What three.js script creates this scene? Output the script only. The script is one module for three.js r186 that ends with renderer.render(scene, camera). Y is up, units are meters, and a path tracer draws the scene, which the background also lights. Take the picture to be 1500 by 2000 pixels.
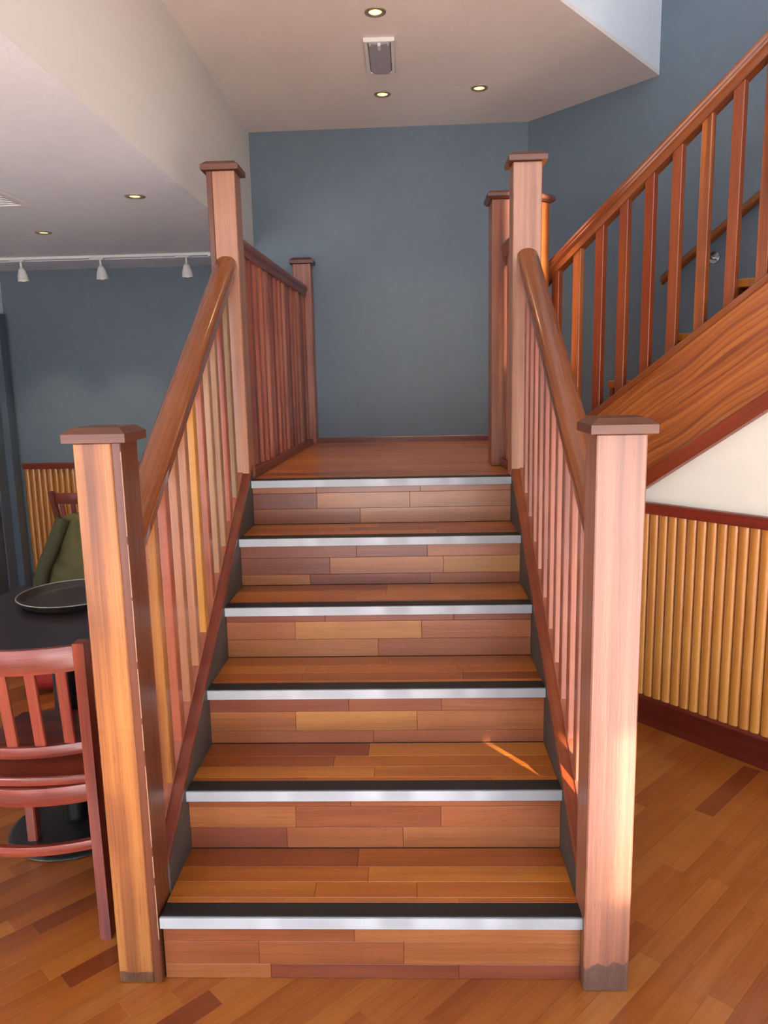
import * as THREE from 'three';
import { mergeGeometries, toCreasedNormals } from 'three/addons/utils/BufferGeometryUtils.js';
import { ConvexGeometry } from 'three/addons/geometries/ConvexGeometry.js';

// ---------------------------------------------------------------- camera, sky, sun, exposure
const scene = new THREE.Scene();
const camera = new THREE.PerspectiveCamera(66.9, 1500 / 2000, 0.05, 80);
camera.position.set(0.1148, 1.4723, 1.682);
camera.rotation.set(-0.1711, 0.0342, -0.0214, 'YXZ');
scene.add(camera);
const renderer = new THREE.WebGLRenderer({ antialias: true });
renderer.toneMapping = THREE.LinearToneMapping;
renderer.toneMappingExposure = 1.5;
renderer.shadowMap.enabled = true;
renderer.shadowMap.type = THREE.PCFSoftShadowMap;

const SKY = 5.2;
{
  const w = 64, h = 32, data = new Float32Array(w * h * 4);
  for (let y = 0; y < h; y++) for (let x = 0; x < w; x++) {
    const el = Math.max(0, (y + 0.5) / h * 2 - 1), k = Math.pow(el, 0.5), o = (y * w + x) * 4;
    data[o] = SKY * (1.0 - 0.42 * k); data[o + 1] = SKY * (1.06 - 0.28 * k); data[o + 2] = SKY * (1.16 - 0.04 * k); data[o + 3] = 1;
  }
  const t = new THREE.DataTexture(data, w, h, THREE.RGBAFormat, THREE.FloatType);
  t.mapping = THREE.EquirectangularReflectionMapping; t.magFilter = THREE.LinearFilter; t.minFilter = THREE.LinearFilter; t.needsUpdate = true;
  scene.background = t;
}
const sun = new THREE.DirectionalLight(0xfff5ea, 58);
{
  const el = THREE.MathUtils.degToRad(24), ax = 0.56, az = 0.828;
  sun.position.set(0.57 + 14 * ax * Math.cos(el), 0.5 + 14 * Math.sin(el), 14 * az * Math.cos(el));
  sun.target.position.set(0.57, 0.5, 0); sun.castShadow = true; sun.shadow.radius = 1.6;
  Object.assign(sun.shadow.camera, { left: -5, right: 5, top: 5, bottom: -5, near: 0.5, far: 30 });
  sun.shadow.mapSize.set(2048, 2048); sun.shadow.bias = -0.0005;
  scene.add(sun, sun.target);
}

// ---------------------------------------------------------------- helpers
let seed = 7;
const rnd = () => { seed = (seed + 0x6d2b79f5) | 0; let t = Math.imul(seed ^ (seed >>> 15), 1 | seed); t = (t + Math.imul(t ^ (t >>> 7), 61 | t)) ^ t; return ((t ^ (t >>> 14)) >>> 0) / 4294967296; };
const rr = (a, b) => a + (b - a) * rnd();
const V = (x, y, z) => new THREE.Vector3(x, y, z);
const taken = {};
function numbered(name) { const n = taken[name] = (taken[name] ?? -1) + 1; return n ? name + '_' + String(n).padStart(3, '0') : name; }
function tag(o, label, category, group) { o.userData.label = label; o.userData.category = category; if (group) o.userData.group = group; return o; }
function thing(name, label, category, [x, y, z] = [0, 0, 0], turn = 0, group) {
  const o = new THREE.Group(); o.name = numbered(name); o.position.set(x, y, z); o.rotation.y = turn; scene.add(o);
  return tag(o, label, category, group);
}
function part(name, geo, mat, parent) { const m = new THREE.Mesh(geo, mat); m.name = name; parent.add(m); return m; }
function struct(name, geo, mat) { const m = new THREE.Mesh(geo, mat); m.name = name; m.userData.kind = 'structure'; scene.add(m); return m; }
function structGroup(name) { const g = new THREE.Group(); g.name = name; g.userData.kind = 'structure'; scene.add(g); return g; }

// uv in metres: v runs along the grain axis, u across it
function uvBox(geo, axis = 1, du = 0, dv = 0) {
  const g = geo.index ? geo.toNonIndexed() : geo;
  g.computeVertexNormals();
  const p = g.attributes.position.array, n = g.attributes.normal.array, c = p.length / 3, uv = new Float32Array(c * 2);
  for (let i = 0; i < c; i++) {
    const a = [0, 1, 2].filter((k) => k !== axis), f = i - i % 3;
    let n0 = 0, n1 = 0; for (let j = 0; j < 3; j++) { n0 += n[(f + j) * 3 + a[0]]; n1 += n[(f + j) * 3 + a[1]]; }
    const across = Math.abs(n0) > Math.abs(n1) ? a[1] : a[0];
    uv[i * 2] = p[i * 3 + across] + du; uv[i * 2 + 1] = p[i * 3 + axis] + dv;
  }
  g.setAttribute('uv', new THREE.BufferAttribute(uv, 2));
  return g;
}
// prism over a polygon given in the ground plane as [x, z], from y0 to y1
function prism(poly, y0, y1, axis = 0, bevel = 0) {
  const s = new THREE.Shape(poly.map(([x, z]) => new THREE.Vector2(x, -z)));
  const g = new THREE.ExtrudeGeometry(s, { depth: y1 - y0 - 2 * bevel, bevelEnabled: bevel > 0, bevelSize: bevel, bevelThickness: bevel, bevelSegments: 1, bevelOffset: -bevel, curveSegments: 8 });
  g.rotateX(-Math.PI / 2); g.translate(0, y0 + bevel, 0);
  return uvBox(g, axis);
}
// box with chamfered edges, centred, grain along the given axis
function cbox(w, h, d, c = 0.002, axis = 1, du = 0, dv = 0) {
  const X = w / 2, Y = h / 2, Z = d / 2, P = [];
  if (c <= 0) return uvBox(new THREE.BoxGeometry(w, h, d), axis, du, dv);
  for (const x of [-1, 1]) for (const y of [-1, 1]) for (const z of [-1, 1])
    P.push(V(x * X, y * (Y - c), z * (Z - c)), V(x * (X - c), y * Y, z * (Z - c)), V(x * (X - c), y * (Y - c), z * Z));
  return uvBox(new ConvexGeometry(P), axis, du, dv);
}
const at = (g, x, y, z) => g.translate(x, y, z);
// a profile of [side, up] points carried from A to B with upright end cuts
function sweep(profile, A, B, opt = {}) {
  const dir = B.clone().sub(A), len = dir.length(), hor = V(dir.x, 0, dir.z).normalize(), side = opt.side ?? V(-hor.z, 0, hor.x), n = profile.length, pos = [], uv = [];
  const up = V(0, 1, 0), at2 = (q, E) => E.clone().addScaledVector(side, q[0]).addScaledVector(up, q[1]);
  let per = 0; const du = opt.du ?? 0, dv = opt.dv ?? 0;
  const area = profile.reduce((s, q, i) => { const r = profile[(i + 1) % n]; return s + q[0] * r[1] - r[0] * q[1]; }, 0);
  const pr = area > 0 ? profile : [...profile].reverse();
  for (let i = 0; i < n; i++) {
    const q = pr[i], r = pr[(i + 1) % n], l = Math.hypot(r[0] - q[0], r[1] - q[1]);
    const a = at2(q, A), b = at2(r, A), c = at2(r, B), d = at2(q, B);
    for (const [v, uu, vv] of [[a, per, 0], [c, per + l, len], [b, per + l, 0], [a, per, 0], [d, per, len], [c, per + l, len]]) { pos.push(v.x, v.y, v.z); uv.push(uu + du, vv + dv); }
    per += l;
  }
  const tris = THREE.ShapeUtils.triangulateShape(pr.map((q) => new THREE.Vector2(...q)), []);
  for (const [i, j, k] of tris) {
    for (const m of [i, j, k]) { const v = at2(pr[m], A); pos.push(v.x, v.y, v.z); uv.push(pr[m][0] + du, pr[m][1] + dv); }
    for (const m of [i, k, j]) { const v = at2(pr[m], B); pos.push(v.x, v.y, v.z); uv.push(pr[m][0] + du, pr[m][1] + dv); }
  }
  let g = new THREE.BufferGeometry();
  g.setAttribute('position', new THREE.Float32BufferAttribute(pos, 3)); g.setAttribute('uv', new THREE.Float32BufferAttribute(uv, 2));
  // make the faces point outwards whatever the handedness of side / dir
  const det = side.clone().cross(up).dot(hor);
  if (det > 0) { const p = g.attributes.position.array, u = g.attributes.uv.array; for (let t = 0; t < p.length / 9; t++) { for (let k = 0; k < 3; k++) [p[t * 9 + 3 + k], p[t * 9 + 6 + k]] = [p[t * 9 + 6 + k], p[t * 9 + 3 + k]]; for (let k = 0; k < 2; k++) [u[t * 6 + 2 + k], u[t * 6 + 4 + k]] = [u[t * 6 + 4 + k], u[t * 6 + 2 + k]]; } }
  g = toCreasedNormals(g, opt.crease ?? 0.6);
  return g;
}
const rect = (w, y0, y1, c = 0.003) => [[-w / 2, y0 + c], [-w / 2 + c, y0], [w / 2 - c, y0], [w / 2, y0 + c], [w / 2, y1 - c], [w / 2 - c, y1], [-w / 2 + c, y1], [-w / 2, y1 - c]];

// ---------------------------------------------------------------- computed textures
function noise2(px, py, sd) {            // tileable value noise with px by py cells
  const g = new Float32Array(px * py); let s = sd | 0;
  for (let i = 0; i < g.length; i++) { s = (Math.imul(s, 1664525) + 1013904223) | 0; g[i] = ((s >>> 8) & 0xffff) / 65535; }
  return (u, v) => {
    const x = (u - Math.floor(u)) * px, y = (v - Math.floor(v)) * py, x0 = Math.floor(x) % px, y0 = Math.floor(y) % py, x1 = (x0 + 1) % px, y1 = (y0 + 1) % py;
    let fx = x - Math.floor(x), fy = y - Math.floor(y); fx = fx * fx * (3 - 2 * fx); fy = fy * fy * (3 - 2 * fy);
    return (g[y0 * px + x0] * (1 - fx) + g[y0 * px + x1] * fx) * (1 - fy) + (g[y1 * px + x0] * (1 - fx) + g[y1 * px + x1] * fx) * fy;
  };
}
const lerp3 = (a, b, t) => [a[0] + (b[0] - a[0]) * t, a[1] + (b[1] - a[1]) * t, a[2] + (b[2] - a[2]) * t];
const hex = (h) => [h >> 16 & 255, h >> 8 & 255, h & 255];
function dataTex(w, h, f, srgb = true, rep = [1, 1]) {
  const d = new Uint8Array(w * h * 4);
  for (let y = 0; y < h; y++) for (let x = 0; x < w; x++) { const c = f(x / w, y / h), o = (y * w + x) * 4; d[o] = c[0]; d[o + 1] = c[1]; d[o + 2] = c[2]; d[o + 3] = 255; }
  const t = new THREE.DataTexture(d, w, h); t.wrapS = t.wrapT = THREE.RepeatWrapping; t.magFilter = THREE.LinearFilter; t.minFilter = THREE.LinearMipmapLinearFilter; t.generateMipmaps = true; t.anisotropy = 8;
  if (srgb) t.colorSpace = THREE.SRGBColorSpace; t.repeat.set(...rep); t.needsUpdate = true; return t;
}
// wood: u tile = 0.25 m across, v tile = 1 m along
function woodTex(sd, dark, mid, light, o = {}) {
  const warp = noise2(4, 5, sd + 1), band = noise2(o.bands ?? 14, o.bandsV ?? 2, sd + 2), fine = noise2(90, 7, sd + 3), pore = noise2(128, 42, sd + 4), fig = noise2(3, 18, sd + 5), blot = noise2(3, 4, sd + 6);
  const D = hex(dark), M = hex(mid), L = hex(light), W = o.warp ?? 0.05;
  return dataTex(256, 768, (u, v) => {
    const uu = u + W * (warp(u, v) - 0.5) + 0.01 * (fig(u, v) - 0.5);
    let t = 0.5 + (o.c ?? 0.9) * (band(uu, v) - 0.5) + 0.35 * (fine(uu, v) - 0.5) + 0.3 * (blot(u, v) - 0.5) + (o.fig ?? 0.12) * (fig(u + 0.02 * band(uu, v), v) - 0.5);
    t = Math.min(1, Math.max(0, t));
    let c = t < 0.5 ? lerp3(D, M, t * 2) : lerp3(M, L, t * 2 - 1);
    const p = pore(uu, v); if (p > 0.78) c = lerp3(c, D, (p - 0.78) * (o.pores ?? 2.0));
    if (o.stain) { // boot scuffs and mop dirt round the foot of the post, with a ragged upper edge
      const e = o.stain + (o.rag ?? 0.012) * (blot(u, 0.3) + 0.4 * band(u, 0.1) + 0.06 * fine(u, 0.1) - 0.5), h = v * o.tall; if (h < e) c = lerp3(c, [52, 38, 32], 0.62 + 0.3 * (pore(u, v * 4) - 0.5)); }
    return c;
  }, true, [4, 1 / (o.tall ?? 1)]);
}
function bumpTex(sd) { const a = noise2(160, 24, sd), b = noise2(60, 9, sd + 1); return dataTex(256, 768, (u, v) => { const p = a(u, v), t = 150 + 60 * (b(u, v) - 0.5) - (p > 0.72 ? (p - 0.72) * 400 : 0); return [t, t, t]; }, false, [4, 1]); }
const GRAIN = bumpTex(91);
function wood(tex, o = {}) {
  return new THREE.MeshPhysicalMaterial({ map: tex, color: o.color ?? 0xffffff, roughness: o.rough ?? 0.38, bumpMap: GRAIN, bumpScale: o.bump ?? 0.0004, clearcoat: o.coat ?? 0.25, clearcoatRoughness: o.coatRough ?? 0.22 });
}
const plain = (color, rough = 0.6, extra = {}) => new THREE.MeshStandardMaterial({ color, roughness: rough, ...extra });
function paint(color, rough = 0.75, amp = 0.04, sd = 5) {
  const a = noise2(7, 7, sd), b = noise2(40, 40, sd + 1), C = hex(color);
  const m = dataTex(256, 256, (u, v) => { const k = 1 + amp * ((a(u, v) - 0.5) * 0.7 + (b(u, v) - 0.5) * 0.5); return C.map((x) => Math.min(255, x * k)); }, true, [0.6, 0.6]);
  const q = noise2(120, 120, sd + 3), bm = dataTex(256, 256, (u, v) => { const t = 255 * q(u, v); return [t, t, t]; }, false, [2, 2]);
  return new THREE.MeshStandardMaterial({ map: m, roughness: rough, bumpMap: bm, bumpScale: 0.0003 });
}
const T = {
  newel: woodTex(11, 0x613519, 0x855027, 0xa26c35, { bands: 17, c: 0.8, fig: 0.2, warp: 0.02 }),
  newelFoot: woodTex(11, 0x613519, 0x855027, 0xa26c35, { bands: 17, c: 0.8, fig: 0.2, warp: 0.02, stain: 0.03, tall: 1.4 }),
  redFoot: woodTex(29, 0x683b29, 0x85523b, 0x98654a, { bands: 21, c: 0.5, warp: 0.015, stain: 0.05, rag: 0.05, tall: 1.4, pores: 2.8 }),
  salmon: woodTex(19, 0x744630, 0x8f5c3f, 0xa27050, { bands: 21, c: 0.6, warp: 0.015 }),
  red: woodTex(23, 0x6e3423, 0x8f4f36, 0xa5654a, { bands: 18, c: 0.55, warp: 0.02 }),
  rail: woodTex(31, 0x632c10, 0x7c411b, 0x905426, { bands: 12, c: 0.5, fig: 0.04, warp: 0.02 }),
  plank: woodTex(41, 0xb08e6c, 0xcdb294, 0xdfcab0, { bands: 15, c: 0.5, pores: 2.4, warp: 0.02 }),
  string: woodTex(53, 0x6f3512, 0x97521f, 0xa9642c, { bands: 26, bandsV: 2, c: 1.0, warp: 0.08, fig: 0.02 }),
  pine: woodTex(61, 0xa8662a, 0xbd7c33, 0xcb9045, { bands: 9, c: 0.4, warp: 0.01, fig: 0.05 }),
  chair: woodTex(71, 0x45140d, 0x70291a, 0x8b3f2a, { bands: 9, c: 0.6 }),
};
const M = {
  void: paint(0xe2eaf0, 0.7, 0.02, 17), blue: paint(0x66747f, 0.55, 0.05, 5), white: paint(0xdcd8d0, 0.7, 0.03, 15), cream: paint(0xe2ddcd, 0.6, 0.03, 25), lowCeil: paint(0xdce4ec, 0.42, 0.03, 35), ceil: paint(0xe6dfd8, 0.6, 0.03, 45),
  newel: wood(T.newelFoot), strip: wood(T.salmon, { color: 0x9e806a }), newelRight: wood(T.redFoot, { rough: 0.45, coat: 1, coatRough: 0.38, bump: 0.0006 }), red: wood(T.red), rail: wood(T.rail, { rough: 0.25, coat: 0.5, coatRough: 0.12 }), string: wood(T.string, { rough: 0.4 }), cap: wood(T.salmon, { color: 0xa08a7c, rough: 0.45 }),
  darkRed: wood(T.red, { color: 0xb88c7c, rough: 0.4 }), pine: wood(T.pine, { rough: 0.26, coat: 0.8, coatRough: 0.12, bump: 0.0001 }), chair: wood(T.chair, { rough: 0.36, coat: 0.4 }),
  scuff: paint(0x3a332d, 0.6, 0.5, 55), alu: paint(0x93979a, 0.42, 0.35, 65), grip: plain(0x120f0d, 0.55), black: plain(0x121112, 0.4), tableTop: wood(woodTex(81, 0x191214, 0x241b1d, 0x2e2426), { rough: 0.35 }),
  doorPaint: plain(0x46525c, 0.35), framePaint: plain(0x55616c, 0.4), tinted: new THREE.MeshPhysicalMaterial({ color: 0x848280, transmission: 1, roughness: 0, thickness: 0, ior: 1.45 }), blind: new THREE.MeshPhysicalMaterial({ color: 0x757d88, transmission: 0.8, roughness: 1, thickness: 0, side: THREE.DoubleSide }), chrome: plain(0xb8bcc0, 0.2, { metalness: 1 }), brass: plain(0x9b9078, 0.4, { metalness: 0.5 }), lampWhite: plain(0xd9d9d6, 0.35), glass: new THREE.MeshPhysicalMaterial({ color: 0xffffff, transmission: 1, roughness: 0, thickness: 0, ior: 1.45 }),
};

// ---------------------------------------------------------------- room shell
const D = V(0.6428, 0, 0.766), NRM = V(-0.766, 0, 0.6428);      // upper flight: uphill direction, and the way its open side faces
const H = 1.08, RISE = 0.18, GO = 0.2712, PITCH = RISE / GO, CEIL = 2.92, LOW = 2.27, ROOF = 5.4, FRONT = 2.7, RX = 4.05;
const pitch = (z) => RISE - PITCH * z;                         // nosing line of the lower flight
const WR = V(0.834, 0, -3.16);                                  // corner of landing wall and right wall
const wallEnd = WR.clone().addScaledVector(D, (RX - WR.x) / D.x);

struct('wall_back', prism([[-0.806, -3.19], [0.834, -3.16], [0.9, -3.4], [-0.806, -3.4]], 0, 3.1), M.blue);
struct('wall_right', prism([[WR.x, WR.z], [wallEnd.x, wallEnd.z], [wallEnd.x + 0.2, wallEnd.z - 0.1], [WR.x + 0.15, WR.z - 0.2]], 0, ROOF), M.blue);
struct('wall_side', prism([[RX, wallEnd.z - 0.05], [RX, FRONT], [RX + 0.2, FRONT], [RX + 0.2, wallEnd.z - 0.05]], 0, ROOF), M.white);
struct('wall_rear', prism([[-2.68, -3.76], [-0.806, -3.76], [-0.806, -3.96], [-2.88, -3.96]], 0, 2.6), M.blue);
struct('wall_return', prism([[-0.806, -3.76], [-0.7, -3.76], [-0.7, -3.4], [-0.806, -3.4]], 0, 2.6), M.blue);
// left wall with its doorway (z -3.66 to -2.76, 1.92 high)
struct('wall_left', mergeGeometries([
  prism([[-2.68, -3.96], [-2.88, -3.96], [-2.88, -3.66], [-2.68, -3.66]], 0, 2.6, 1), prism([[-2.68, -2.76], [-2.88, -2.76], [-2.88, FRONT], [-2.68, FRONT]], 0, 2.6, 1), prism([[-2.68, -3.66], [-2.88, -3.66], [-2.88, -2.76], [-2.68, -2.76]], 1.93, 2.6, 1)]), M.lowCeil);
struct('ceiling', prism([[-0.806, -3.19], [0.834, -3.16], [1.391, -2.521], [-0.806, 0.288]], CEIL, CEIL + 0.02), M.ceil);
struct('ceiling_low', prism([[-2.68, -3.76], [-0.7, -3.76], [-0.7, -3.3], [-0.8064, -3.3], [-0.8064, FRONT], [-2.68, FRONT]], LOW - 0.0008, LOW + 0.012), M.lowCeil);
struct('bulkhead_left', prism([[-0.806, -3.3], [-0.806, FRONT], [-0.906, FRONT], [-0.906, -3.3]], LOW, ROOF), M.white);
{
  const a = [1.391, -2.521], b = [-0.806, 0.288];
  struct('wall_void', prism([a, b, [b[0], b[1] - 0.16], [a[0] - 0.02, a[1] - 0.13]], CEIL + 0.02, ROOF), M.void);
}
struct('ceiling_void', prism([[-0.9, -3.4], [1.0, -3.4], [wallEnd.x + 0.2, wallEnd.z - 0.1], [RX + 0.2, FRONT + 0.2], [-0.9, FRONT + 0.2]], ROOF, ROOF + 0.2), M.white);

// front wall behind the camera: openings [x0, x1, y0, y1]
// the last entry says whether the pane is clear or has a white blind pulled down behind it
const openings = [[-2.5, -1.0, 0.1, 1.2, 0], [-2.5, -1.0, 1.3, 2.15, 1], [-0.75, 0.45, 0.1, 1.2, 1], [-0.75, 0.45, 1.3, 2.3, 0], [0.55, 1.75, 0.1, 1.2, 1], [0.55, 1.75, 1.3, 2.3, 0], [1.9, 3.3, 0.1, 1.3, 1], [2.39, 2.82, 1.68, 2.22, 2], [3.0, 3.9, 1.5, 2.3, 0], [-0.7, 0.7, 2.5, 5.1, 0], [0.85, 2.25, 2.5, 5.1, 0], [2.4, 3.5, 2.5, 5.1, 0], [3.58, 3.88, 3.9, 4.75, 1]];
{
  const s = new THREE.Shape([V(-2.88, 0, 0), V(RX + 0.2, 0, 0), V(RX + 0.2, ROOF, 0), V(-0.9, ROOF, 0), V(-0.9, 2.6, 0), V(-2.88, 2.6, 0)].map((p) => new THREE.Vector2(p.x, p.y)));
  for (const [x0, x1, y0, y1] of openings) s.holes.push(new THREE.Path([[x0, y0], [x0, y1], [x1, y1], [x1, y0]].map((p) => new THREE.Vector2(...p))));
  const g = new THREE.ExtrudeGeometry(s, { depth: 0.2, bevelEnabled: false }); g.translate(0, 0, FRONT);
  struct('wall_front', uvBox(g, 0), M.white);
  openings.forEach(([x0, x1, y0, y1, clear], i) => {
    const w = structGroup('window_' + (i + 1)), f = 0.045, z = FRONT + 0.1;
    part('window_frame', mergeGeometries([at(cbox(x1 - x0, f, 0.06, 0.003, 0), (x0 + x1) / 2, y0 + f / 2, z), at(cbox(x1 - x0, f, 0.06, 0.003, 0), (x0 + x1) / 2, y1 - f / 2, z), at(cbox(f, y1 - y0, 0.06, 0.003), x0 + f / 2, (y0 + y1) / 2, z), at(cbox(f, y1 - y0, 0.06, 0.003), x1 - f / 2, (y0 + y1) / 2, z)]), M.framePaint, w);
    part('pane', at(new THREE.PlaneGeometry(x1 - x0 - 2 * f, y1 - y0 - 2 * f), (x0 + x1) / 2, (y0 + y1) / 2, z), clear === 2 ? M.tinted : M.glass, w);
    if (!clear) part('blind', at(new THREE.PlaneGeometry(x1 - x0 - 1.2 * f, y1 - y0 - 1.2 * f), (x0 + x1) / 2, (y0 + y1) / 2, z - 0.015), M.blind, w);
  });
}
struct('ground', prism([[-25, FRONT + 0.2], [30, FRONT + 0.2], [30, 40], [-25, 40]], -0.3, -0.06), plain(0xb9b6ae, 0.9));

// floor of diagonal wood strips
{
  const fl = structGroup('floor');
  part('subfloor', prism([[-2.88, -3.96], [1.2, -3.96], [RX + 0.2, 0.2], [RX + 0.2, FRONT + 0.2], [-2.88, FRONT + 0.2]], -0.1, -0.0115), plain(0x2a180c, 0.8), fl);
  const tones = [0xb57638, 0xae6e33, 0xba7d3e, 0xa2612d, 0xb37236, 0x8c4d28, 0xbd8446, 0xb06f34].map((c) => wood(T.plank, { color: c, rough: 0.3, bump: 0.00015, coat: 0.35, coatRough: 0.16 }));
  const pw = 0.0625, lens = [0.26, 0.34, 0.42, 0.5], geos = lens.map((l) => [0, 1, 2].map((k) => cbox(pw - 0.0003, 0.012, l - 0.0003, 0.0004, 2, k * 0.17 + l, k * 0.37 + l)));
  const ang = THREE.MathUtils.degToRad(44), dx = Math.sin(ang), dz = -Math.cos(ang), qx = Math.cos(ang), qz = Math.sin(ang), list = [];
  for (let r = -70; r < 75; r++) {
    let s = -5 - rnd() * 0.4;
    while (s < 5) {
      const k = Math.floor(rnd() * lens.length), l = lens[k], c = s + l / 2, x = dx * c + qx * (r + 0.13) * pw, z = dz * c + qz * (r + 0.13) * pw; s += l;
      const pickTone = rnd(), v = Math.floor(rnd() * 3);
      if (x < -2.72 || x > RX || z < -3.8 || z > FRONT || (x - WR.x) * NRM.x + (z - WR.z) * NRM.z < 0.02) continue;
      if (x > -0.45 && x < 0.45 && z < -0.35 && z > -3.3) continue;
      if ((x - 1.09) * NRM.x + (z + 1.448) * NRM.z < -0.2 && x > 0.75 && z < 0.4) continue;
      list.push({ x, z, k, v, tone: pickTone < 0.08 ? 5 : pickTone < 0.16 ? 3 : pickTone < 0.26 ? 6 : [0, 1, 2, 4, 7][Math.floor(rnd() * 5)] });
    }
  }
  camera.updateMatrixWorld(); const inv = camera.matrixWorldInverse.copy(camera.matrixWorld).invert();
  for (const p of list) {
    const q = V(p.x, 0, p.z).applyMatrix4(inv), t = Math.tan(THREE.MathUtils.degToRad(33.45)), sx = q.x / -q.z / (t * 0.75), sy = q.y / -q.z / t;
    const hidden = (p.x < -0.2 && p.x > -0.62 && p.z < 0) || (p.x > 0.2 && p.x < 0.62 && p.z < 0) || (p.x < -0.62 && p.z < -0.15 && p.x > -1.0 && p.z > -1);
    p.score = q.z < 0 && Math.abs(sx) < 1.12 && Math.abs(sy) < 1.1 ? 1 / (q.z * q.z * -q.z) * (hidden ? 0.02 : 1) : 0;
  }
  list.sort((a, b) => b.score - a.score);
  const rest = tones.map(() => []);
  list.forEach((p, i) => {
    const g = geos[p.k][p.v];
    if (i < 280 && p.score > 0) { const m = part('plank', g, tones[p.tone], fl); m.position.set(p.x, -0.006, p.z); m.rotation.y = Math.atan2(dx, dz); }
    else rest[p.tone].push(g.clone().rotateY(Math.atan2(dx, dz)).translate(p.x, -0.006, p.z));
  });
  part('far_planks', mergeGeometries(rest.map((r) => mergeGeometries(r)), true), tones, fl).userData.kind = 'stuff';
}

// ---------------------------------------------------------------- lower flight
const stripTones = [0xcb8638, 0xc37b30, 0xd29140, 0xb56c28, 0xc98234, 0xa05a28].map((c) => wood(T.plank, { color: c, rough: 0.3, bump: 0.0003, coat: 0.3, coatRough: 0.18 }));
const riserTones = [0xa66d49, 0x9b6242, 0xad7850, 0x8c5340, 0xb68850, 0x824b3d].map((c) => wood(T.plank, { color: c, rough: 0.33, bump: 0.0005, coat: 0.3, coatRough: 0.2 }));
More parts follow.
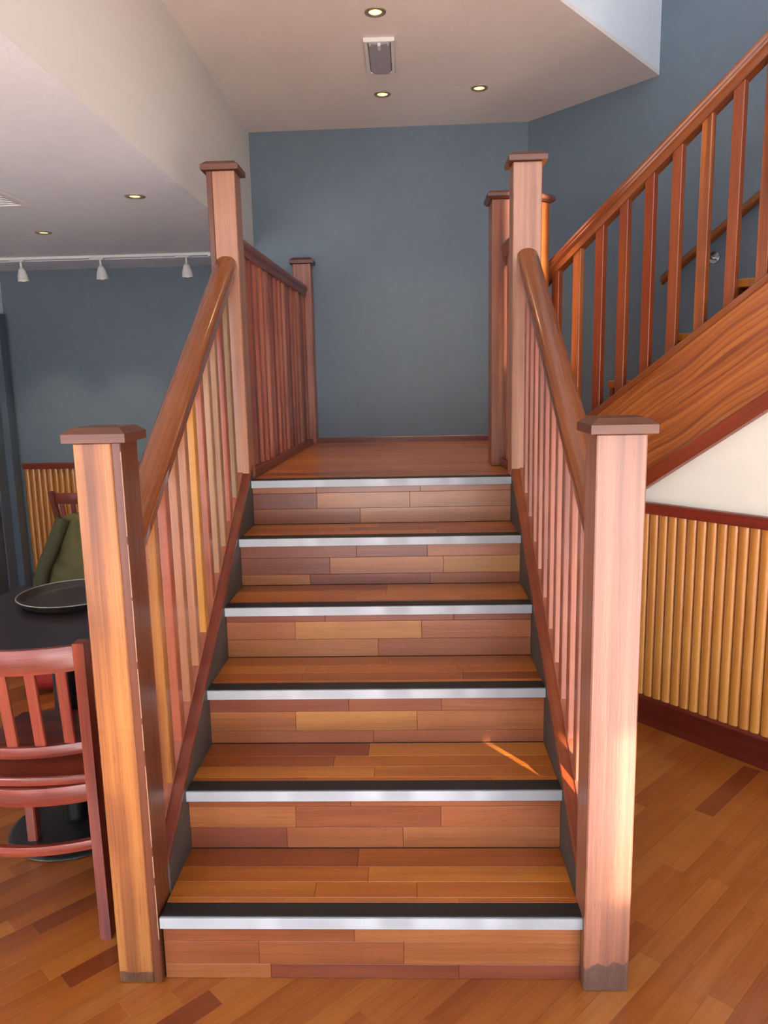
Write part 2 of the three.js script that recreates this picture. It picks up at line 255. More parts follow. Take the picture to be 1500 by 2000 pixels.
// a panel of strips: rows across [0..depth], pieces along x
function strips(parent, x0, x1, rows, place, tones, minL, maxL, th = 0.01) {
  for (const [a, b] of rows) {
    let x = x0;
    while (x < x1 - 0.001) {
      let l = rr(minL, maxL); if (x1 - x - l < minL * 0.6) l = x1 - x;
      l = Math.min(l, x1 - x);
      const t = rnd(), m = part('plank', cbox(l - 0.0006, b - a - 0.0006, th, 0.0008, 0, rnd(), rnd()), tones[t < 0.1 ? 5 : t < 0.22 ? 3 : t < 0.38 ? 4 : Math.floor(rnd() * 3)], parent);
      place(m, x + l / 2, (a + b) / 2); x += l;
    }
  }
}
const stair = thing('staircase', 'lower wooden staircase of six risers with pale metal edge strips, climbing to the landing', 'staircase', [0, 0, 0]);
const HW = 0.515;
{
  const st = stair;
  for (let i = 0; i < 6; i++) {
    const zf = -i * GO, y = (i + 1) * RISE;
    const ri = part('riser', at(cbox(2 * HW, RISE - 0.014, 0.012, 0, 0), 0, i * RISE + (RISE - 0.014) / 2, zf - 0.034), M.scuff, st);
    strips(ri, -HW, HW, i % 2 ? [[0, 0.062], [0.062, 0.125], [0.125, 0.166]] : [[0, 0.04], [0.04, 0.103], [0.103, 0.166]], (m, x, v) => m.position.set(x, i * RISE + v, zf - 0.024), riserTones, 0.22, 0.52);
    const no = part('nosing', mergeGeometries([at(cbox(2 * HW, 0.029, 0.004, 0.001, 0), 0, y - 0.0145, zf - 0.002), at(cbox(2 * HW, 0.003, 0.058, 0.0008, 0), 0, y - 0.0017, zf - 0.031)]), M.alu, st);
    part('grip_insert', at(cbox(2 * HW - 0.002, 0.0024, 0.05, 0.0006, 0), 0, y + 0.0008, zf - 0.032), M.grip, no);
    if (i < 5) {
      const tr = part('tread', at(cbox(2 * HW, 0.016, GO + 0.02, 0, 0), 0, y - 0.0225, zf - 0.012 - (GO + 0.02) / 2 + 0.0), M.scuff, st);
      strips(tr, -HW, HW, [[0.06, 0.08], [0.08, 0.142], [0.142, 0.205], [0.205, GO + 0.016]], (m, x, v) => { m.position.set(x, y - 0.0065, zf - v); m.rotation.x = Math.PI / 2; }, stripTones, 0.26, 0.6, 0.012);
      // dirty seam packed along the back of the tread
    }
  }
  // landing deck and its strips
  const la = part('landing_floor', prism([[-0.62, -1.42], [0.6, -1.42], [0.62, -1.75], [0.72, -1.9], [1.38, -2.42], [0.834, -3.16], [-0.806, -3.19], [-0.806, -1.42]], 0.9, H - 0.0125), M.darkRed, st);
  strips(la, -0.56, 0.56, Array.from({ length: 6 }, (_, k) => [1.416 + k * 0.0625, 1.416 + (k + 1) * 0.0625]), (m, x, v) => { m.position.set(x, H - 0.0065, -v); m.rotation.x = Math.PI / 2; }, stripTones, 0.35, 0.7, 0.012);
  for (let k = 0; k < 22; k++) {
    const v0 = 1.791 + k * 0.0625, x1 = Math.min(v0 < 1.9 ? 0.66 : 0.7 + (v0 - 1.9) * 1.27, 0.834 + (3.16 - v0 - 0.0625) * 0.839);
    strips(la, -0.6, x1, [[v0, v0 + 0.0625]], (m, x, v) => { m.position.set(x, H - 0.0065, -v); m.rotation.x = Math.PI / 2; }, stripTones, 0.4, 0.75, 0.012);
  }
  // strings with caps
  for (const s of [-1, 1]) {
    const prof = [[0, -0.3], [0.09, -0.3], [0.09, 0.012], [0, 0.012]].map(([a, b]) => [a, b]);
    const side = V(s, 0, 0), A = V(s * (HW + 0.012), pitch(0) - 0.02 + 0.02, -0.1), z1 = -1.4;
    A.y = pitch(-0.1); const B = V(A.x, pitch(z1), z1);
    part('string_board', sweep([[0, -0.34], [0.075, -0.34], [0.075, 0.012], [0, 0.012]], A, B, { side }), M.darkRed, st);
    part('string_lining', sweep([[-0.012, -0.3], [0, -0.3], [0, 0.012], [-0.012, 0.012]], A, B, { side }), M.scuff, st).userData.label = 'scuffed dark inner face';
    const cap = part('string_cap', sweep(rect(0.106, 0.012, 0.03, 0.002), V(s * 0.568, A.y, A.z), V(s * 0.568, B.y, B.z), { side, dv: s }), s < 0 ? M.darkRed : wood(T.rail, { color: 0xffd9b0 }), st);
    part('fillet', sweep(rect(0.05, 0.03, 0.035, 0.001), V(s * 0.571, A.y, A.z), V(s * 0.571, B.y, B.z), { side, dv: s * 2 }), M.red, cap);
  }
  // understair body under the steps and landing
  const prof = [[0.02, 0]]; for (let i = 0; i < 6; i++) { prof.push([-(i * GO) - 0.042, i * RISE], [-(i * GO) - 0.042, (i + 1) * RISE - 0.032]); } prof.push([-1.45, 6 * RISE - 0.032], [-1.45, 0]); prof.shift(); 
  const s = new THREE.Shape(prof.map(([z, y]) => new THREE.Vector2(-z, y))); const g = new THREE.ExtrudeGeometry(s, { depth: 2 * HW, bevelEnabled: false }); g.rotateY(Math.PI / 2); g.translate(-HW, 0, 0);
  part('carcass', uvBox(g, 0), M.scuff, st);
  part('understair_panel', mergeGeometries([at(cbox(0.02, H - 0.19, 1.75, 0, 1), -0.6, (H - 0.19) / 2, -2.3)]), M.darkRed, st);
}

// ---------------------------------------------------------------- newels, handrails, balusters
function capGeo(w, t = 0.02, ch = 0.014) {
  const a = w / 2, b = w / 2 - 0.018, P = [];
  for (const x of [-1, 1]) for (const z of [-1, 1]) P.push(V(x * a, 0.001, z * a), V(x * a, t, z * a), V(x * b, t + ch, z * b));
  return uvBox(new ConvexGeometry(P), 0, rnd(), rnd());
}
function newel(parent, x, z, y0, y1, mat, capMat, lam = 0, w = 0.107) { // lam: which side carries the darker laminated strip
  const h = y1 - y0, sw = lam ? 0.021 : 0, n = part('newel_post', at(cbox(w - sw, h, w, 0.003, 1, 0.1 * x, h / 2), x - lam * sw / 2, (y0 + y1) / 2, z), mat, parent);
  if (lam) part('laminated_strip', at(cbox(sw, h, w, 0.002, 1, rnd(), rnd()), x + lam * (w - sw) / 2, (y0 + y1) / 2, z), M.strip, n);
  part('newel_cap', at(capGeo(w + 0.034), x, y1, z), capMat, n);
  if (lam > 0) { // varnish worn through to pale wood along the arris nearest the walkers
    const g = []; for (let y = y0 + 0.12; y < y1 - 0.03;) { const l = Math.min(rr(0.05, 0.22), y1 - 0.02 - y), c = cbox(0.0024, l, 0.0024, 0.0006); c.rotateY(Math.PI / 4); g.push(at(c, x + w / 2 - 0.0012, y + l / 2, z + w / 2 - 0.0012)); y += l + rr(0.004, 0.05); }
    part('worn_edge', mergeGeometries(g), plain(0x9a765c, 0.7), n).userData.label = 'pale worn edge';
  }
  return n;
}
const HANDRAIL = (() => { const p = []; const w = 0.04; // rounded top, quirk and narrower skirt
  p.push([-0.03, -0.045], [0.03, -0.045], [0.031, -0.012], [0.036, -0.008]);
  for (let k = 0; k <= 14; k++) { const a = k / 14 * Math.PI; p.push([w * Math.cos(a), 0.002 + 0.036 * Math.pow(Math.sin(a), 0.75)]); }
  p.push([-0.036, -0.008], [-0.031, -0.012]); return p; })();
function baluster(parent, x, z, y0, y1, slope0, slope1, mat, w = 0.028, d = 0.038, turn = 0) {
  // square bar with ends cut to the slopes: rise per metre towards -z (local)
  const P = []; for (const sx of [-1, 1]) for (const sz of [-1, 1]) for (const c of [[1, 0.05], [0.05, 1]]) {
    const X = sx * (w / 2 - (c[0] < 1 ? 0.002 : 0)), Z = sz * (d / 2 - (c[1] < 1 ? 0.002 : 0));
    P.push(V(X, y0 - slope0 * Z, Z), V(X, y1 - slope1 * Z, Z));
  }
  const m = part('baluster', uvBox(new ConvexGeometry(P), 1, rnd(), rnd()), mat, parent); m.position.set(x, 0, z); m.rotation.y = turn; return m;
}
const balMats = [0xffffff, 0xf3dcd2, 0xffe9dd, 0xe6c6ba, 0xfff2e6].map((c) => wood(T.red, { color: c, rough: 0.34 }));
const balGloss = [0xffffff, 0xf0e2dc, 0xfff2ea].map((c) => wood(T.red, { color: c, rough: 0.42, coat: 1, coatRough: 0.36 }));
const balLeft = [...balMats, wood(T.newel, { rough: 0.35 }), wood(T.plank, { color: 0xb79c86, rough: 0.5 }), wood(T.plank, { color: 0xd0a050, rough: 0.45 }), wood(T.plank, { color: 0xa08b70, rough: 0.5 }), wood(T.salmon, { rough: 0.38 })];
const balUp = [wood(T.rail, { color: 0xffe6d2 }), wood(T.rail, { color: 0xf2c8b0 }), wood(T.newel, { color: 0xf2d0b0 })];

const RAILTOP = 0.822;           // handrail centre above the nosing line
function flightRail(side, label) {
  const g = thing('stair_railing', label, 'railing', [0, 0, 0]), s = side;
  newel(g, s < 0 ? -0.5725 : 0.5685, s < 0 ? -0.0545 : -0.0345, 0, 1.345, s < 0 ? M.newel : M.newelRight, M.cap, s < 0 ? 1 : 0);
  newel(g, s < 0 ? -0.573 : 0.567, -1.41, s < 0 ? 1.08 : 1.08, 2.246, wood(T.salmon, { rough: 0.42, coat: 0.6, coatRough: 0.35 }), M.cap, s < 0 ? -1 : 0);
  const x = s * 0.57, z0 = s < 0 ? -0.106 : -0.086, z1 = -1.358;
  part('handrail', sweep(HANDRAIL, V(x, pitch(z0) + RAILTOP, z0), V(x, pitch(z1) + RAILTOP, z1), { side: V(1, 0, 0) }), M.rail, g);
  // left side, from the top: grey-brown, red, two pale, orange, a mustard one ...
  const order = [8, 1, 6, 6, 0, 7, 9, 9, 1, 5, 0];
  for (let k = 0; k < 11; k++) {
    const z = -1.252 + k * 0.1075; if (z > -0.15) break;
    baluster(g, s * 0.562, z, pitch(z) + 0.034, pitch(z) + RAILTOP - 0.03, PITCH, PITCH, s < 0 ? balLeft[order[k]] : balGloss[k % 3]);
  }
  return g;
}
flightRail(-1, 'stair railing on the left of the lower flight, its front post orange brown');
flightRail(1, 'stair railing on the right of the lower flight, its front post pale with glare');

{ // level railing along the left edge of the landing
  const g = thing('landing_railing', 'level red wood railing along the left edge of the landing, ending at the blue wall', 'railing', [0, 0, 0]);
  const X = (z) => -0.552 + 0.045 * (-1.46 - z) / 1.65;
  part('base_rail', sweep(rect(0.07, 0, 0.035, 0.002), V(X(-1.464), H - 0.0005, -1.464), V(X(-3.07), H - 0.0005, -3.07)), M.darkRed, g);
  part('handrail', sweep(HANDRAIL.map(([a, b]) => [a * 0.85, b * 0.85]), V(X(-1.464), 1.998, -1.464), V(X(-3.07), 1.998, -3.07)), M.darkRed, g);
  for (let k = 0; k < 15; k++) { const z = -1.53 - k * 0.1075; baluster(g, X(z), z, H + 0.035, 1.965, 0, 0, [M.red, balMats[1], balMats[3], M.darkRed][k * 7 % 4], 0.036, 0.042); }
  newel(g, X(-3.1) + 0.002, -3.123, H, 2.15, M.red, M.cap);
}

// ---------------------------------------------------------------- upper flight, turning right
const S0 = V(0.707, 0, -1.904), SL = 0.68;                       // where the upper handrail starts, on the outer face of the string
const on2 = (s, off = 0, y = 0) => S0.clone().addScaledVector(D, s).addScaledVector(NRM, off).setY(y);
const cap2 = (s) => 1.109 + SL * s;
const SMAX = 2.9;
{
  const st = thing('staircase', 'upper staircase turning right from the landing, its broad orange side board striped with grain', 'staircase', [0, 0, 0]);
  const side = NRM;
  part('string_board', sweep([[-0.04, -0.43], [-0.004, -0.43], [-0.004, -0.03], [-0.04, -0.03]], on2(0.06, 0, cap2(0.06)), on2(SMAX, 0, cap2(SMAX)), { side }), M.string, st);
  part('lower_trim', sweep([[-0.04, -0.485], [0.012, -0.485], [0.014, -0.48], [0.014, -0.425], [0.004, -0.415], [-0.04, -0.415]], on2(0.06, 0, cap2(0.06)), on2(SMAX, 0, cap2(SMAX)), { side, crease: 0.3 }), wood(T.rail, { color: 0xffc4a4, rough: 0.4 }), st);
  part('string_cap', sweep(rect(0.075, -0.03, 0, 0.003).map(([a, b]) => [a - 0.026, b]), on2(0.06, 0, cap2(0.06)), on2(SMAX, 0, cap2(SMAX)), { side }), M.rail, st);
  // steps between the string and the right wall
  const W = 0.86;
  for (let i = 0; i < 10; i++) {
    const s = 0.06 + i * 0.265, y = H + (i + 1) * 0.18, g = at(cbox(0.275, 0.03, W - 0.05, 0.003, 2), 0, 0, 0);
    const q = on2(s + 0.13, -0.05 - W / 2, y - 0.015), m = part('tread', g, stripTones[0], st); m.position.copy(q); m.rotation.y = Math.atan2(-D.z, D.x);
    const r = part('riser', cbox(0.014, 0.152, W - 0.05, 0, 2), riserTones[1], st); r.position.copy(on2(s + 0.012, -0.05 - W / 2, y - 0.03 - 0.076)); r.rotation.y = Math.atan2(-D.z, D.x);
  }
  // sloping underside
  part('soffit', sweep([[-W, -0.45], [-0.04, -0.45], [-0.04, -0.43], [-W, -0.43]], on2(0.3, 0, cap2(0.3)), on2(SMAX, 0, cap2(SMAX)), { side }), M.cream, st);
}
{
  const g = thing('stair_railing', 'railing of the upper flight, climbing to the right above the striped side board', 'railing', [0, 0, 0]);
  // many sided post at the turn
  const poly = [[0.478, -1.745], [0.612, -1.745], [0.735, -1.848], [0.665, -1.93], [0.478, -1.89]];
  const n = part('newel_post', prism(poly, H, 2.2, 1, 0.003), wood(T.newel, { color: 0xe8c8a8, rough: 0.36 }), g);
  const cx = 0.59, cz = -1.83, grow = poly.map(([x, z]) => [cx + (x - cx) * 1.18, cz + (z - cz) * 1.2]);
  part('newel_cap', prism(grow, 2.2, 2.232, 0, 0.01), M.cap, n);
  const z = 0.012, off = -0.028, L0 = 0.012;
  const prof = [[-0.022, -0.065], [0.022, -0.065], [0.022, -0.036], [0.03, -0.03], [0.033, -0.022], [0.031, -0.014], [0.034, -0.006], [0.032, 0.006], [0.024, 0.013], [0, 0.017], [-0.024, 0.013], [-0.032, 0.006], [-0.034, -0.006], [-0.031, -0.014], [-0.03, -0.03], [-0.022, -0.036]];
  part('handrail', sweep(prof, on2(0.0, off, cap2(0) + 0.81), on2(SMAX, off, cap2(SMAX) + 0.81), { side: NRM, crease: 0.5 }), M.rail, g);
  const turn = Math.atan2(-D.z, D.x) - Math.PI / 2;              // local -z runs uphill
  const b0 = SB0();
  for (let k = 0; k < 24; k++) { const s = b0 + k * 0.1135; if (s > SMAX - 0.1) break; const q = on2(s, off, 0); baluster(g, q.x, q.z, cap2(s) - 0.002, cap2(s) + 0.75, SL, SL, balUp[[0, 2, 1, 0, 1, 0, 2][k % 7]], 0.028, 0.04, turn); }
}
function SB0() { return 0.074; }
{ // short level railing between the two posts on the right of the landing
  const g = thing('landing_railing', 'short level railing between the two posts on the right of the landing', 'railing', [0, 0, 0]);
  const A = V(0.567, 0, -1.464), B = V(0.548, 0, -1.744);
  part('base_rail', sweep(rect(0.07, 0, 0.035, 0.002), A.clone().setY(H - 0.0005), B.clone().setY(H - 0.0005)), M.darkRed, g);
  part('handrail', sweep(HANDRAIL.map(([a, b]) => [a * 0.85, b * 0.85]), A.clone().setY(1.998), B.clone().setY(1.998)), M.darkRed, g);
  for (let k = 0; k < 2; k++) { const t = (k + 0.8) / 2.6; baluster(g, A.x + (B.x - A.x) * t, A.z + (B.z - A.z) * t, H + 0.035, 1.965, 0, 0, M.red, 0.042, 0.042); }
}
{ // handrail on the right wall
  const g = thing('wall_handrail', 'round dark wood handrail fixed to the blue right wall behind the upper railing', 'handrail', [0, 0, 0]);
  const w0 = WR.clone(), P = (s, off, y) => w0.clone().addScaledVector(D, s).addScaledVector(NRM, off).setY(y);
  const round = Array.from({ length: 14 }, (_, k) => [0.023 * Math.cos(k / 14 * 2 * Math.PI), 0.026 * Math.sin(k / 14 * 2 * Math.PI)]);
  const s1 = 0.96, s2 = 3.2, y = (s) => 1.92 + 0.66 * (s - 0.947);
  part('rail', sweep(round, P(s1, 0.07, y(s1)), P(s2, 0.07, y(s2)), { side: NRM, crease: 1 }), M.rail, g);
  for (const s of [1.19, 2.4]) {
    const c = new THREE.CatmullRomCurve3([P(s, 0.0, y(s) - 0.07), P(s, 0.03, y(s) - 0.075), P(s, 0.066, y(s) - 0.055), P(s, 0.07, y(s) - 0.024)]);
    const disc = new THREE.CylinderGeometry(0.028, 0.03, 0.008, 20); disc.rotateX(Math.PI / 2); disc.rotateY(Math.atan2(NRM.x, NRM.z)); const q = P(s, 0.004, y(s) - 0.07); disc.translate(q.x, q.y, q.z);
    const tube = new THREE.TubeGeometry(c, 20, 0.007, 8); part('bracket', mergeGeometries([disc.toNonIndexed(), tube.toNonIndexed()].map((x) => { x.deleteAttribute('uv'); return x; })), M.chrome, g);
  }
}

// ---------------------------------------------------------------- reeded panelling
function panelling(name, label, A, dir, nrm, len, capY, reedTop, reedBot, pitchW) {
  const g = thing(name, label, 'panelling', [0, 0, 0]);
  const P = (s, off, y) => A.clone().addScaledVector(dir, s).addScaledVector(nrm, off).setY(y);
  const B = P(len, 0, 0);
  part('backing', sweep([[0.0005, 0.02], [0.012, 0.02], [0.012, capY - 0.02], [0.0005, capY - 0.02]], P(0, 0, 0), B, { side: nrm }), M.darkRed, g);
  part('top_rail', sweep([[0.0005, capY - (capY - reedTop)], [0.03, reedTop], [0.034, capY - 0.006], [0.028, capY], [0.0005, capY]], P(0, 0, 0), B, { side: nrm, crease: 0.3 }), wood(T.red, { color: 0xd08070, rough: 0.4 }), g);
  part('skirting', sweep([[0.0005, 0], [0.032, 0], [0.032, reedBot - 0.012], [0.024, reedBot], [0.0005, reedBot]], P(0, 0, 0), B, { side: nrm, crease: 0.3 }), wood(T.red, { color: 0xa06458, rough: 0.4 }), g);
  const n = Math.floor(len / pitchW), r = pitchW / 2 - 0.0015, base = [];
  for (let v = 0; v < 3; v++) {
    const c = new THREE.CylinderGeometry(r, r, reedTop - reedBot, 14, 1, true, 0, Math.PI); c.rotateY(-Math.PI / 2); c.scale(1, 1, 0.62); c.computeVertexNormals();
    const uv = c.attributes.uv; for (let i = 0; i < uv.count; i++) uv.setXY(i, uv.getX(i) * 0.05 + v * 0.3, uv.getY(i) * 0.8 + v * 0.21); base.push(c);
  }
  for (let k = 0; k < n; k++) { const m = part('reed', base[k % 3], M.pine, g), q = P((k + 0.5) * pitchW, 0.012, (reedTop + reedBot) / 2); m.position.copy(q); m.rotation.y = Math.atan2(nrm.x, nrm.z); }
  return g;
}
{
  const A = on2(0.03, -0.03), P0 = on2(0.5, -0.03);
  const s = new THREE.Shape(); const y = (t) => cap2(t) - 0.47, t0 = -0.02, t1 = 2.75;
  const b = A.clone().sub(S0).dot(D);
  s.moveTo(0, 0); s.lineTo(t1 - b, 0); s.lineTo(t1 - b, y(t1)); s.lineTo(0, y(b)); s.closePath();
  const g = new THREE.ExtrudeGeometry(s, { depth: 0.1, bevelEnabled: false }); g.translate(0, 0, -0.1); g.rotateY(Math.atan2(-D.z, D.x)); g.translate(A.x, 0, A.z);
  struct('wall_understair', uvBox(g, 1), M.cream);
  struct('wall_landing', prism([[0.55, -1.47], [0.6, -1.47], [0.62, -1.76], [0.74, -1.87], [0.7, -1.91], [0.55, -1.8]], 0, 0.9, 1), M.cream);
  panelling('wall_panelling', 'honey coloured reeded wall panelling below the cream wall under the upper flight', P0, D, NRM, 2.2, 0.95, 0.905, 0.125, 0.0415);
}
panelling('wall_panelling', 'honey coloured reeded wall panelling below the blue rear wall beside the grey door', V(-2.64, 0, -3.76), V(1, 0, 0), V(0, 0, 1), 1.82, 0.925, 0.885, 0.125, 0.0415);
{
  const s = structGroup('baseboard_back');
  part('board', sweep([[0, -0.001], [0.016, -0.001], [0.016, 0.028], [0.013, 0.032], [0, 0.032]], V(-0.8, H, -3.1895), V(0.82, H, -3.1605), { side: V(0, 0, 1), crease: 0.3 }), M.darkRed, s);
}

// ---------------------------------------------------------------- door on the left
{
  const d = structGroup('door_1');
  part('door_frame', mergeGeometries([at(cbox(0.05, 1.96, 0.1, 0.004), -2.675, 0.98, -3.67), at(cbox(0.05, 1.96, 0.1, 0.004), -2.675, 0.98, -2.75), at(cbox(0.05, 0.08, 0.82, 0.004, 2), -2.675, 1.92, -3.21)]), M.framePaint, d);
  const leaf = part('door_leaf', at(cbox(0.04, 1.87, 0.81, 0.003), -2.72, 0.945, -3.21), M.doorPaint, d);
  part('stile', at(cbox(0.012, 1.86, 0.12, 0.003), -2.695, 0.945, -3.55), M.framePaint, leaf);
  part('handle', at(cbox(0.03, 0.14, 0.025, 0.006), -2.685, 1.0, -2.86), M.chrome, leaf);
}

// ---------------------------------------------------------------- ceiling fittings
const lensGlow = new THREE.MeshStandardMaterial({ color: 0xfff2cc, emissive: 0xffdf8a, emissiveIntensity: 1.6, roughness: 0.4 });
function downlight(x, z, y, label) {
  const g = thing('downlight', label, 'downlight', [x, y, z]);
  part('trim_ring', new THREE.LatheGeometry([[0.026, 0.004], [0.027, -0.002], [0.034, -0.0045], [0.042, -0.003], [0.0435, 0], [0.0435, 0.002]].map((p) => new THREE.Vector2(...p)), 32), M.brass, g);
  part('lens', new THREE.LatheGeometry([[0, -0.0012], [0.012, -0.001], [0.0265, 0.001]].map((p) => new THREE.Vector2(...p)), 28), lensGlow, g);
  const l = new THREE.SpotLight(0xffdca0, 1.4, 0, 0.7, 0.5, 2); l.position.set(x, y - 0.012, z); l.target.position.set(x, y - 2, z); l.castShadow = true; scene.add(l, l.target);
  return g;
}
downlight(0.006, -1.721, CEIL - 0.001, 'glowing recessed downlight nearest the viewer, in front of the emergency fitting');
downlight(0.005, -2.638, CEIL - 0.001, 'glowing recessed downlight between the emergency fitting and the landing wall');
downlight(0.501, -2.597, CEIL - 0.001, 'glowing recessed downlight on the right of the high ceiling, in the streak of light');
downlight(-1.054, -1.819, LOW - 0.001, 'glowing recessed downlight in the low ceiling close to the bulkhead edge');
downlight(-1.803, -2.559, LOW - 0.001, 'glowing recessed downlight in the low ceiling near the left track spotlight');
{
  const g = thing('emergency_light', 'grey ribbed emergency light with white surround on the high ceiling', 'ceiling light', [0.011, CEIL, -2.14]);
  const fr = (w, d, wi, di, y0, y1) => { const s = new THREE.Shape([[-w / 2, -d / 2], [w / 2, -d / 2], [w / 2, d / 2], [-w / 2, d / 2]].map((p) => new THREE.Vector2(...p))); s.holes.push(new THREE.Path([[-wi / 2, -di / 2], [-wi / 2, di / 2], [wi / 2, di / 2], [wi / 2, -di / 2]].map((p) => new THREE.Vector2(...p)))); const e = new THREE.ExtrudeGeometry(s, { depth: y1 - y0, bevelEnabled: true, bevelSize: 0.004, bevelThickness: 0.004, bevelSegments: 2, bevelOffset: -0.004 }); e.rotateX(Math.PI / 2); e.translate(0, y1, 0); return uvBox(e, 0); };
  part('surround', fr(0.135, 0.37, 0.1, 0.335, -0.013, -0.002), M.lampWhite, g);
  const p = []; for (let k = 0; k <= 16; k++) { const a = Math.PI * k / 16; p.push([0.049 * Math.cos(a), -0.002 - 0.02 * Math.pow(Math.sin(a), 0.6)]); }
  part('diffuser', sweep(p, V(0, 0, 0.165), V(0, 0, -0.175), { side: V(1, 0, 0) }), plain(0xa19fa5, 0.35), g);
  part('end_cap', at(cbox(0.092, 0.016, 0.03, 0.004, 0), 0, -0.01, 0.15), M.lampWhite, g);
  part('lamp_holder', mergeGeometries([at(cbox(0.014, 0.016, 0.05, 0.003, 0), 0, -0.022, 0.145)]), M.lampWhite, g);
}
{
  const g = thing('lighting_track', 'white lighting track along the far edge of the low ceiling', 'lighting track', [0, 0, 0]);
  part('rail', at(cbox(1.62, 0.018, 0.034, 0.003, 0), -1.86, LOW - 0.009, -3.34), M.lampWhite, g);
  part('end_feed', at(cbox(0.06, 0.026, 0.04, 0.003, 0), -1.09, LOW - 0.013, -3.34), M.lampWhite, g);
  struct('trim_1', at(cbox(1.9, 0.02, 0.38, 0.003, 0), -1.73, LOW - 0.0101, -3.572), M.lowCeil);
}
[[-2.32, 'leftmost of the three white track spotlights'], [-1.81, 'middle one of the three white track spotlights'], [-1.265, 'rightmost of the three white track spotlights, beside the tall post']].forEach(([x, label], i) => {
  const g = thing('track_spotlight', label, 'spotlight', [x, LOW - 0.018, -3.34]);
  part('adapter', at(cbox(0.09, 0.01, 0.03, 0.003, 0), -0.022, -0.005, 0), M.lampWhite, g);
  part('stem', at(new THREE.CylinderGeometry(0.007, 0.007, 0.04, 12), 0, -0.03, 0), M.lampWhite, g);
  const head = part('head', new THREE.LatheGeometry([[0.0, 0.0], [0.012, 0.0], [0.02, -0.012], [0.031, -0.045], [0.036, -0.08], [0.034, -0.081], [0.03, -0.072]].map((p) => new THREE.Vector2(...p)), 28), M.lampWhite, g); head.position.set(0, -0.045, 0); head.rotation.set(0.12, 0, [0.06, 0.02, 0.02][i]);
  const b = part('bulb', new THREE.SphereGeometry(0.027, 20, 12, 0, Math.PI * 2, Math.PI / 2, Math.PI / 2), lensGlow, head); b.position.y = -0.066; b.scale.y = 0.6;
  const l = new THREE.SpotLight(0xffe2b0, 1.2, 0, 0.6, 0.6, 2); l.position.set(x, LOW - 0.165, -3.33); l.target.position.set(x, 0, -3.6); l.castShadow = true; scene.add(l, l.target);
});
{
  const g = thing('air_vent', 'square white air vent set in the low ceiling at the left edge', 'vent', [-1.73, LOW, -1.73]);
  part('vent_frame', mergeGeometries([at(cbox(0.36, 0.012, 0.03, 0.002, 0), 0, -0.006, 0.165), at(cbox(0.36, 0.012, 0.03, 0.002, 0), 0, -0.006, -0.165), at(cbox(0.03, 0.012, 0.3, 0.002, 2), 0.165, -0.006, 0), at(cbox(0.03, 0.012, 0.3, 0.002, 2), -0.165, -0.006, 0)]), M.lampWhite, g);
  for (let k = 0; k < 10; k++) { const m = part('louvre', cbox(0.3, 0.003, 0.026, 0.0008, 0), M.lampWhite, g); m.position.set(0, -0.007, -0.135 + k * 0.03); m.rotation.x = 0.5; }
}

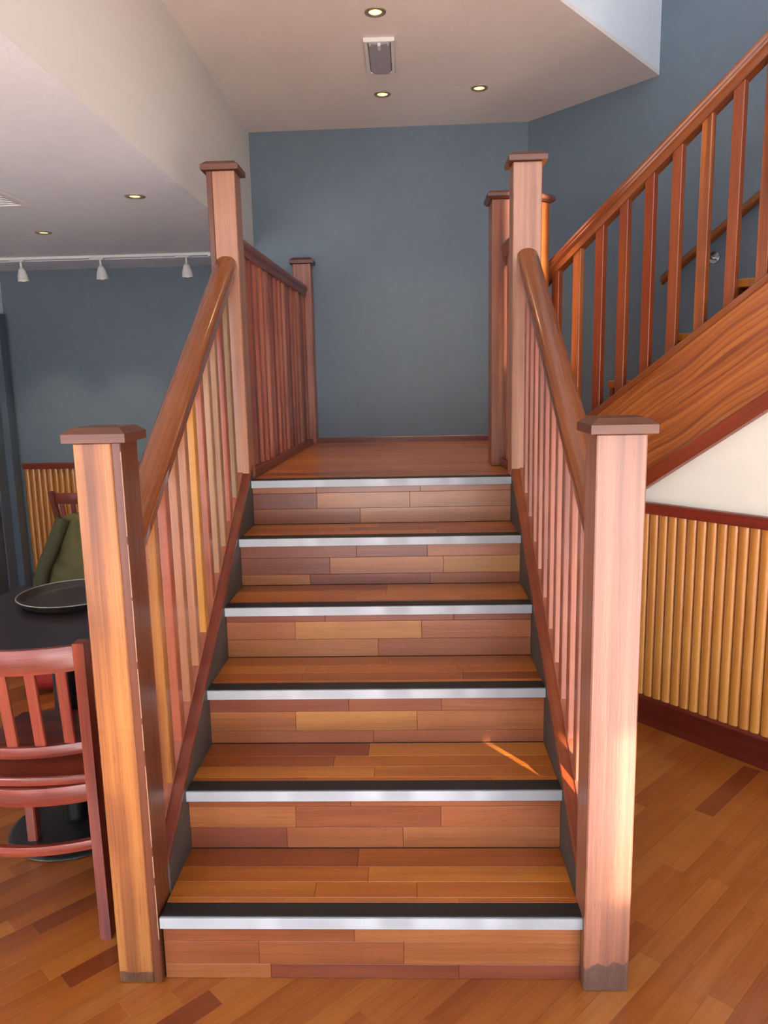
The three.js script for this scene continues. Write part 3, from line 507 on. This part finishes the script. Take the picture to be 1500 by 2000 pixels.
// ---------------------------------------------------------------- furniture on the left
function bowed(w, h, th, bow, y, z0, seg = 12) {                 // curved rail, bulging towards +z in the middle
  const s = [], q = (t) => z0 + bow * (1 - t * t * 4);
  const shape = new THREE.Shape();
  for (let k = 0; k <= seg; k++) { const t = k / seg - 0.5; k ? shape.lineTo(t * w, q(t)) : shape.moveTo(t * w, q(t)); }
  for (let k = seg; k >= 0; k--) { const t = k / seg - 0.5; shape.lineTo(t * w, q(t) - th); }
  const g = new THREE.ExtrudeGeometry(shape, { depth: h - 0.006, bevelEnabled: true, bevelSize: 0.003, bevelThickness: 0.003, bevelSegments: 2, bevelOffset: -0.003 });
  g.rotateX(Math.PI / 2); g.translate(0, y + h - 0.003, 0);
  return toCreasedNormals(uvBox(g, 0, rnd(), rnd()), 0.5);
}
function makeChair(label) {
  const g = thing('dining_chair', label, 'chair', [0, 0, 0]), m = M.chair;
  // local: back towards +z, seat towards -z, posts at x = +-0.21
  for (const s of [-1, 1]) {
    const pts = [[0.22, 0, 0.055], [0.203, 0.2, 0.02], [0.188, 0.42, -0.01], [0.192, 0.62, 0.0], [0.207, 0.825, 0.035]].map(([x, y, z]) => V(s * x, y, z));
    const c = new THREE.CatmullRomCurve3(pts), N = 16, pos = [], idx = [], uv = [], hw = 0.0145;
    for (let i = 0; i <= N; i++) { const p = c.getPoint(i / N), d = 0.019; for (const [a, b] of [[-hw, -d], [hw, -d], [hw, d], [-hw, d]]) { pos.push(p.x + a, p.y, p.z + b); uv.push(a + b, p.y); } }
    for (let i = 0; i < N; i++) for (let k = 0; k < 4; k++) { const a = i * 4 + k, b = i * 4 + (k + 1) % 4; idx.push(a, a + 4, b, b, a + 4, b + 4); }
    idx.push(0, 1, 2, 0, 2, 3, N * 4, N * 4 + 2, N * 4 + 1, N * 4, N * 4 + 3, N * 4 + 2);
    const geo = new THREE.BufferGeometry(); geo.setAttribute('position', new THREE.Float32BufferAttribute(pos, 3)); geo.setAttribute('uv', new THREE.Float32BufferAttribute(uv, 2)); geo.setIndex(idx);
    part('rear_leg', toCreasedNormals(geo, 0.5), m, g);
    const fl = part('front_leg', at(cbox(0.034, 0.41, 0.034, 0.004, 1, rnd(), rnd()), s * 0.185, 0.205, -0.365), m, g);
  }
  part('top_rail', bowed(0.395, 0.068, 0.02, 0.045, 0.745, 0.03), m, g);
  part('lower_rail', bowed(0.385, 0.032, 0.02, 0.045, 0.505, 0.0), m, g);
  part('seat_rail', bowed(0.39, 0.052, 0.02, 0.04, 0.362, -0.005), m, g);
  part('stretcher', bowed(0.4, 0.028, 0.018, 0.045, 0.235, 0.018), m, g);
  for (const k of [-2, -1, 0, 1, 2]) {
    const x = k * 0.073, b = 0.04 * (1 - Math.pow(x / 0.19, 2) * 0.9);
    const sl = part('slat', at(cbox(0.029, 0.225, 0.012, 0.002, 1, rnd(), rnd()), 0, 0, 0), m, g); sl.position.set(x, 0.64, 0.004 + b); sl.rotation.set(0.13, 0, -k * 0.012);
  }
  const s = new THREE.Shape(); s.moveTo(-0.2, 0.0); s.quadraticCurveTo(-0.235, -0.2, -0.2, -0.4); s.quadraticCurveTo(0, -0.43, 0.2, -0.4); s.quadraticCurveTo(0.235, -0.2, 0.2, 0); s.quadraticCurveTo(0, 0.05, -0.2, 0);
  const e = new THREE.ExtrudeGeometry(s, { depth: 0.016, bevelEnabled: true, bevelSize: 0.006, bevelThickness: 0.005, bevelSegments: 3, bevelOffset: -0.006 }); e.rotateX(Math.PI / 2);
  const ee = toCreasedNormals(uvBox(e, 0, rnd(), rnd()), 0.6); ee.translate(0, 0.437, 0);
  part('seat', ee, m, g);
  part('side_rail', at(cbox(0.02, 0.05, 0.36, 0.003, 2), 0.19, 0.387, -0.19), m, g); part('side_rail', at(cbox(0.02, 0.05, 0.36, 0.003, 2), -0.19, 0.387, -0.19), m, g);
  part('front_rail', at(cbox(0.35, 0.05, 0.02, 0.003, 0), 0, 0.387, -0.368), m, g);
  return g;
}
const chair = makeChair('worn red wooden dining chair seen from behind at the left edge, beside the orange post');
chair.position.set(-0.94, 0, -0.225);
const chair2 = chair.clone(); chair2.name = numbered('dining_chair'); scene.add(chair2); chair2.position.set(-1.9, 0, -3.05); chair2.rotation.y = 0.06;
tag(chair2, 'red wooden dining chair at the back by the reeded panelling, behind an olive jacket', 'chair');
{
  const g = thing('table', 'small square table with near-black top on a black pedestal', 'table', [-1.03, 0, -0.7]);
  part('table_top', at(cbox(0.63, 0.032, 0.72, 0.003, 0), 0, 0.724, 0), M.tableTop, g);
  part('pedestal', new THREE.LatheGeometry([[0.0, 0.02], [0.045, 0.022], [0.036, 0.04], [0.035, 0.66], [0.06, 0.69], [0.14, 0.7], [0.14, 0.708], [0, 0.708]].map((p) => new THREE.Vector2(...p)), 28), M.black, g);
  part('base', new THREE.LatheGeometry([[0.0, 0.0], [0.21, 0.0], [0.215, 0.006], [0.2, 0.014], [0.06, 0.028], [0, 0.03]].map((p) => new THREE.Vector2(...p)), 36), M.black, g);
  const t = thing('serving_tray', 'round dark serving tray lying on the near-black table', 'tray', [-1.05, 0.7405, -0.87]);
  part('dish', new THREE.LatheGeometry([[0, 0], [0.155, 0], [0.165, 0.003], [0.178, 0.022], [0.183, 0.024], [0.183, 0.0265], [0.176, 0.0255], [0.163, 0.006], [0.155, 0.004], [0, 0.004]].map((p) => new THREE.Vector2(...p)), 56), plain(0x2a2423, 0.4), t);
  part('rim', at(new THREE.TorusGeometry(0.181, 0.0022, 8, 64).rotateX(Math.PI / 2), 0, 0.0265, 0), plain(0x8a8378, 0.4), t);
}
{ // olive quilted jacket slumped over a chair
  const g = thing('jacket', 'olive quilted jacket draped in front of the far red chair', 'jacket', [-1.88, 0, -2.9]);
  const nu = 40, nv = 44, pos = [], idx = [], fold = noise2(7, 9, 301), f2 = noise2(14, 6, 302);
  for (const side of [0, 1]) for (let j = 0; j <= nv; j++) for (let i = 0; i <= nu; i++) {
    const u = i / nu, v = j / nv, ang = Math.PI * (u - 0.5), wv = 0.1 + 0.19 * Math.pow(1 - v, 0.9), quilt = 0.006 * Math.abs(Math.sin(v * 22));
    const wob = 0.03 * (fold(u, v) - 0.5) + 0.02 * (f2(u, v) - 0.5), y = 0.16 + 0.55 * v + 0.02 * Math.sin(u * 9) * (1 - v);
    const top = v > 0.94 ? Math.sqrt(Math.max(0, 1 - Math.pow((v - 0.94) / 0.06, 2))) : 1;
    const x = Math.sin(ang) * wv * top * (side ? 1 : 1), z = (side ? -1 : 1) * Math.cos(ang) * ((0.05 + 0.1 * (1 - v)) * top + quilt + wob) * (side ? 0.5 : 1);
    pos.push(x, y, z);
  }
  const W = nu + 1, off = W * (nv + 1);
  for (let j = 0; j < nv; j++) for (let i = 0; i < nu; i++) { const a = j * W + i; idx.push(a, a + 1, a + W, a + 1, a + W + 1, a + W); const b = a + off; idx.push(b, b + W, b + 1, b + 1, b + W, b + W + 1); }
  const geo = new THREE.BufferGeometry(); geo.setAttribute('position', new THREE.Float32BufferAttribute(pos, 3)); geo.setIndex(idx); geo.computeVertexNormals();
  part('body', geo, plain(0x5f5a38, 0.85), g);
  const c = new THREE.CatmullRomCurve3([V(-0.09, 0.68, 0.06), V(-0.15, 0.52, 0.1), V(-0.22, 0.36, 0.12), V(-0.26, 0.2, 0.11)]);
  part('sleeve', new THREE.TubeGeometry(c, 24, 0.042, 14), plain(0x49482f, 0.85), g);
}
{
  const g = thing('bag', 'soft red bag standing on the floor behind the near table', 'bag', [-1.66, 0, -1.87]);
  const P = []; for (let k = 0; k <= 20; k++) { const t = k / 20; P.push(new THREE.Vector2((0.1 + 0.03 * Math.sin(t * 3)) * Math.pow(Math.min(1, t * 6 + 0.001), 0.5) * (1 - 0.35 * t * t), 0.0 + 0.32 * t)); }
  const l = new THREE.LatheGeometry(P, 30); l.scale(1.15, 1, 0.7); part('body', l, plain(0x8e1c16, 0.55), g);
  part('strap', at(new THREE.TorusGeometry(0.06, 0.008, 8, 24, Math.PI), 0, 0.31, 0), plain(0x6e1410, 0.6), g);
}

scene.traverse((o) => { if (o.isMesh) { o.castShadow = o.material !== M.glass && o.material !== M.tinted && o.material !== lensGlow; o.receiveShadow = true; } });
renderer.render(scene, camera);
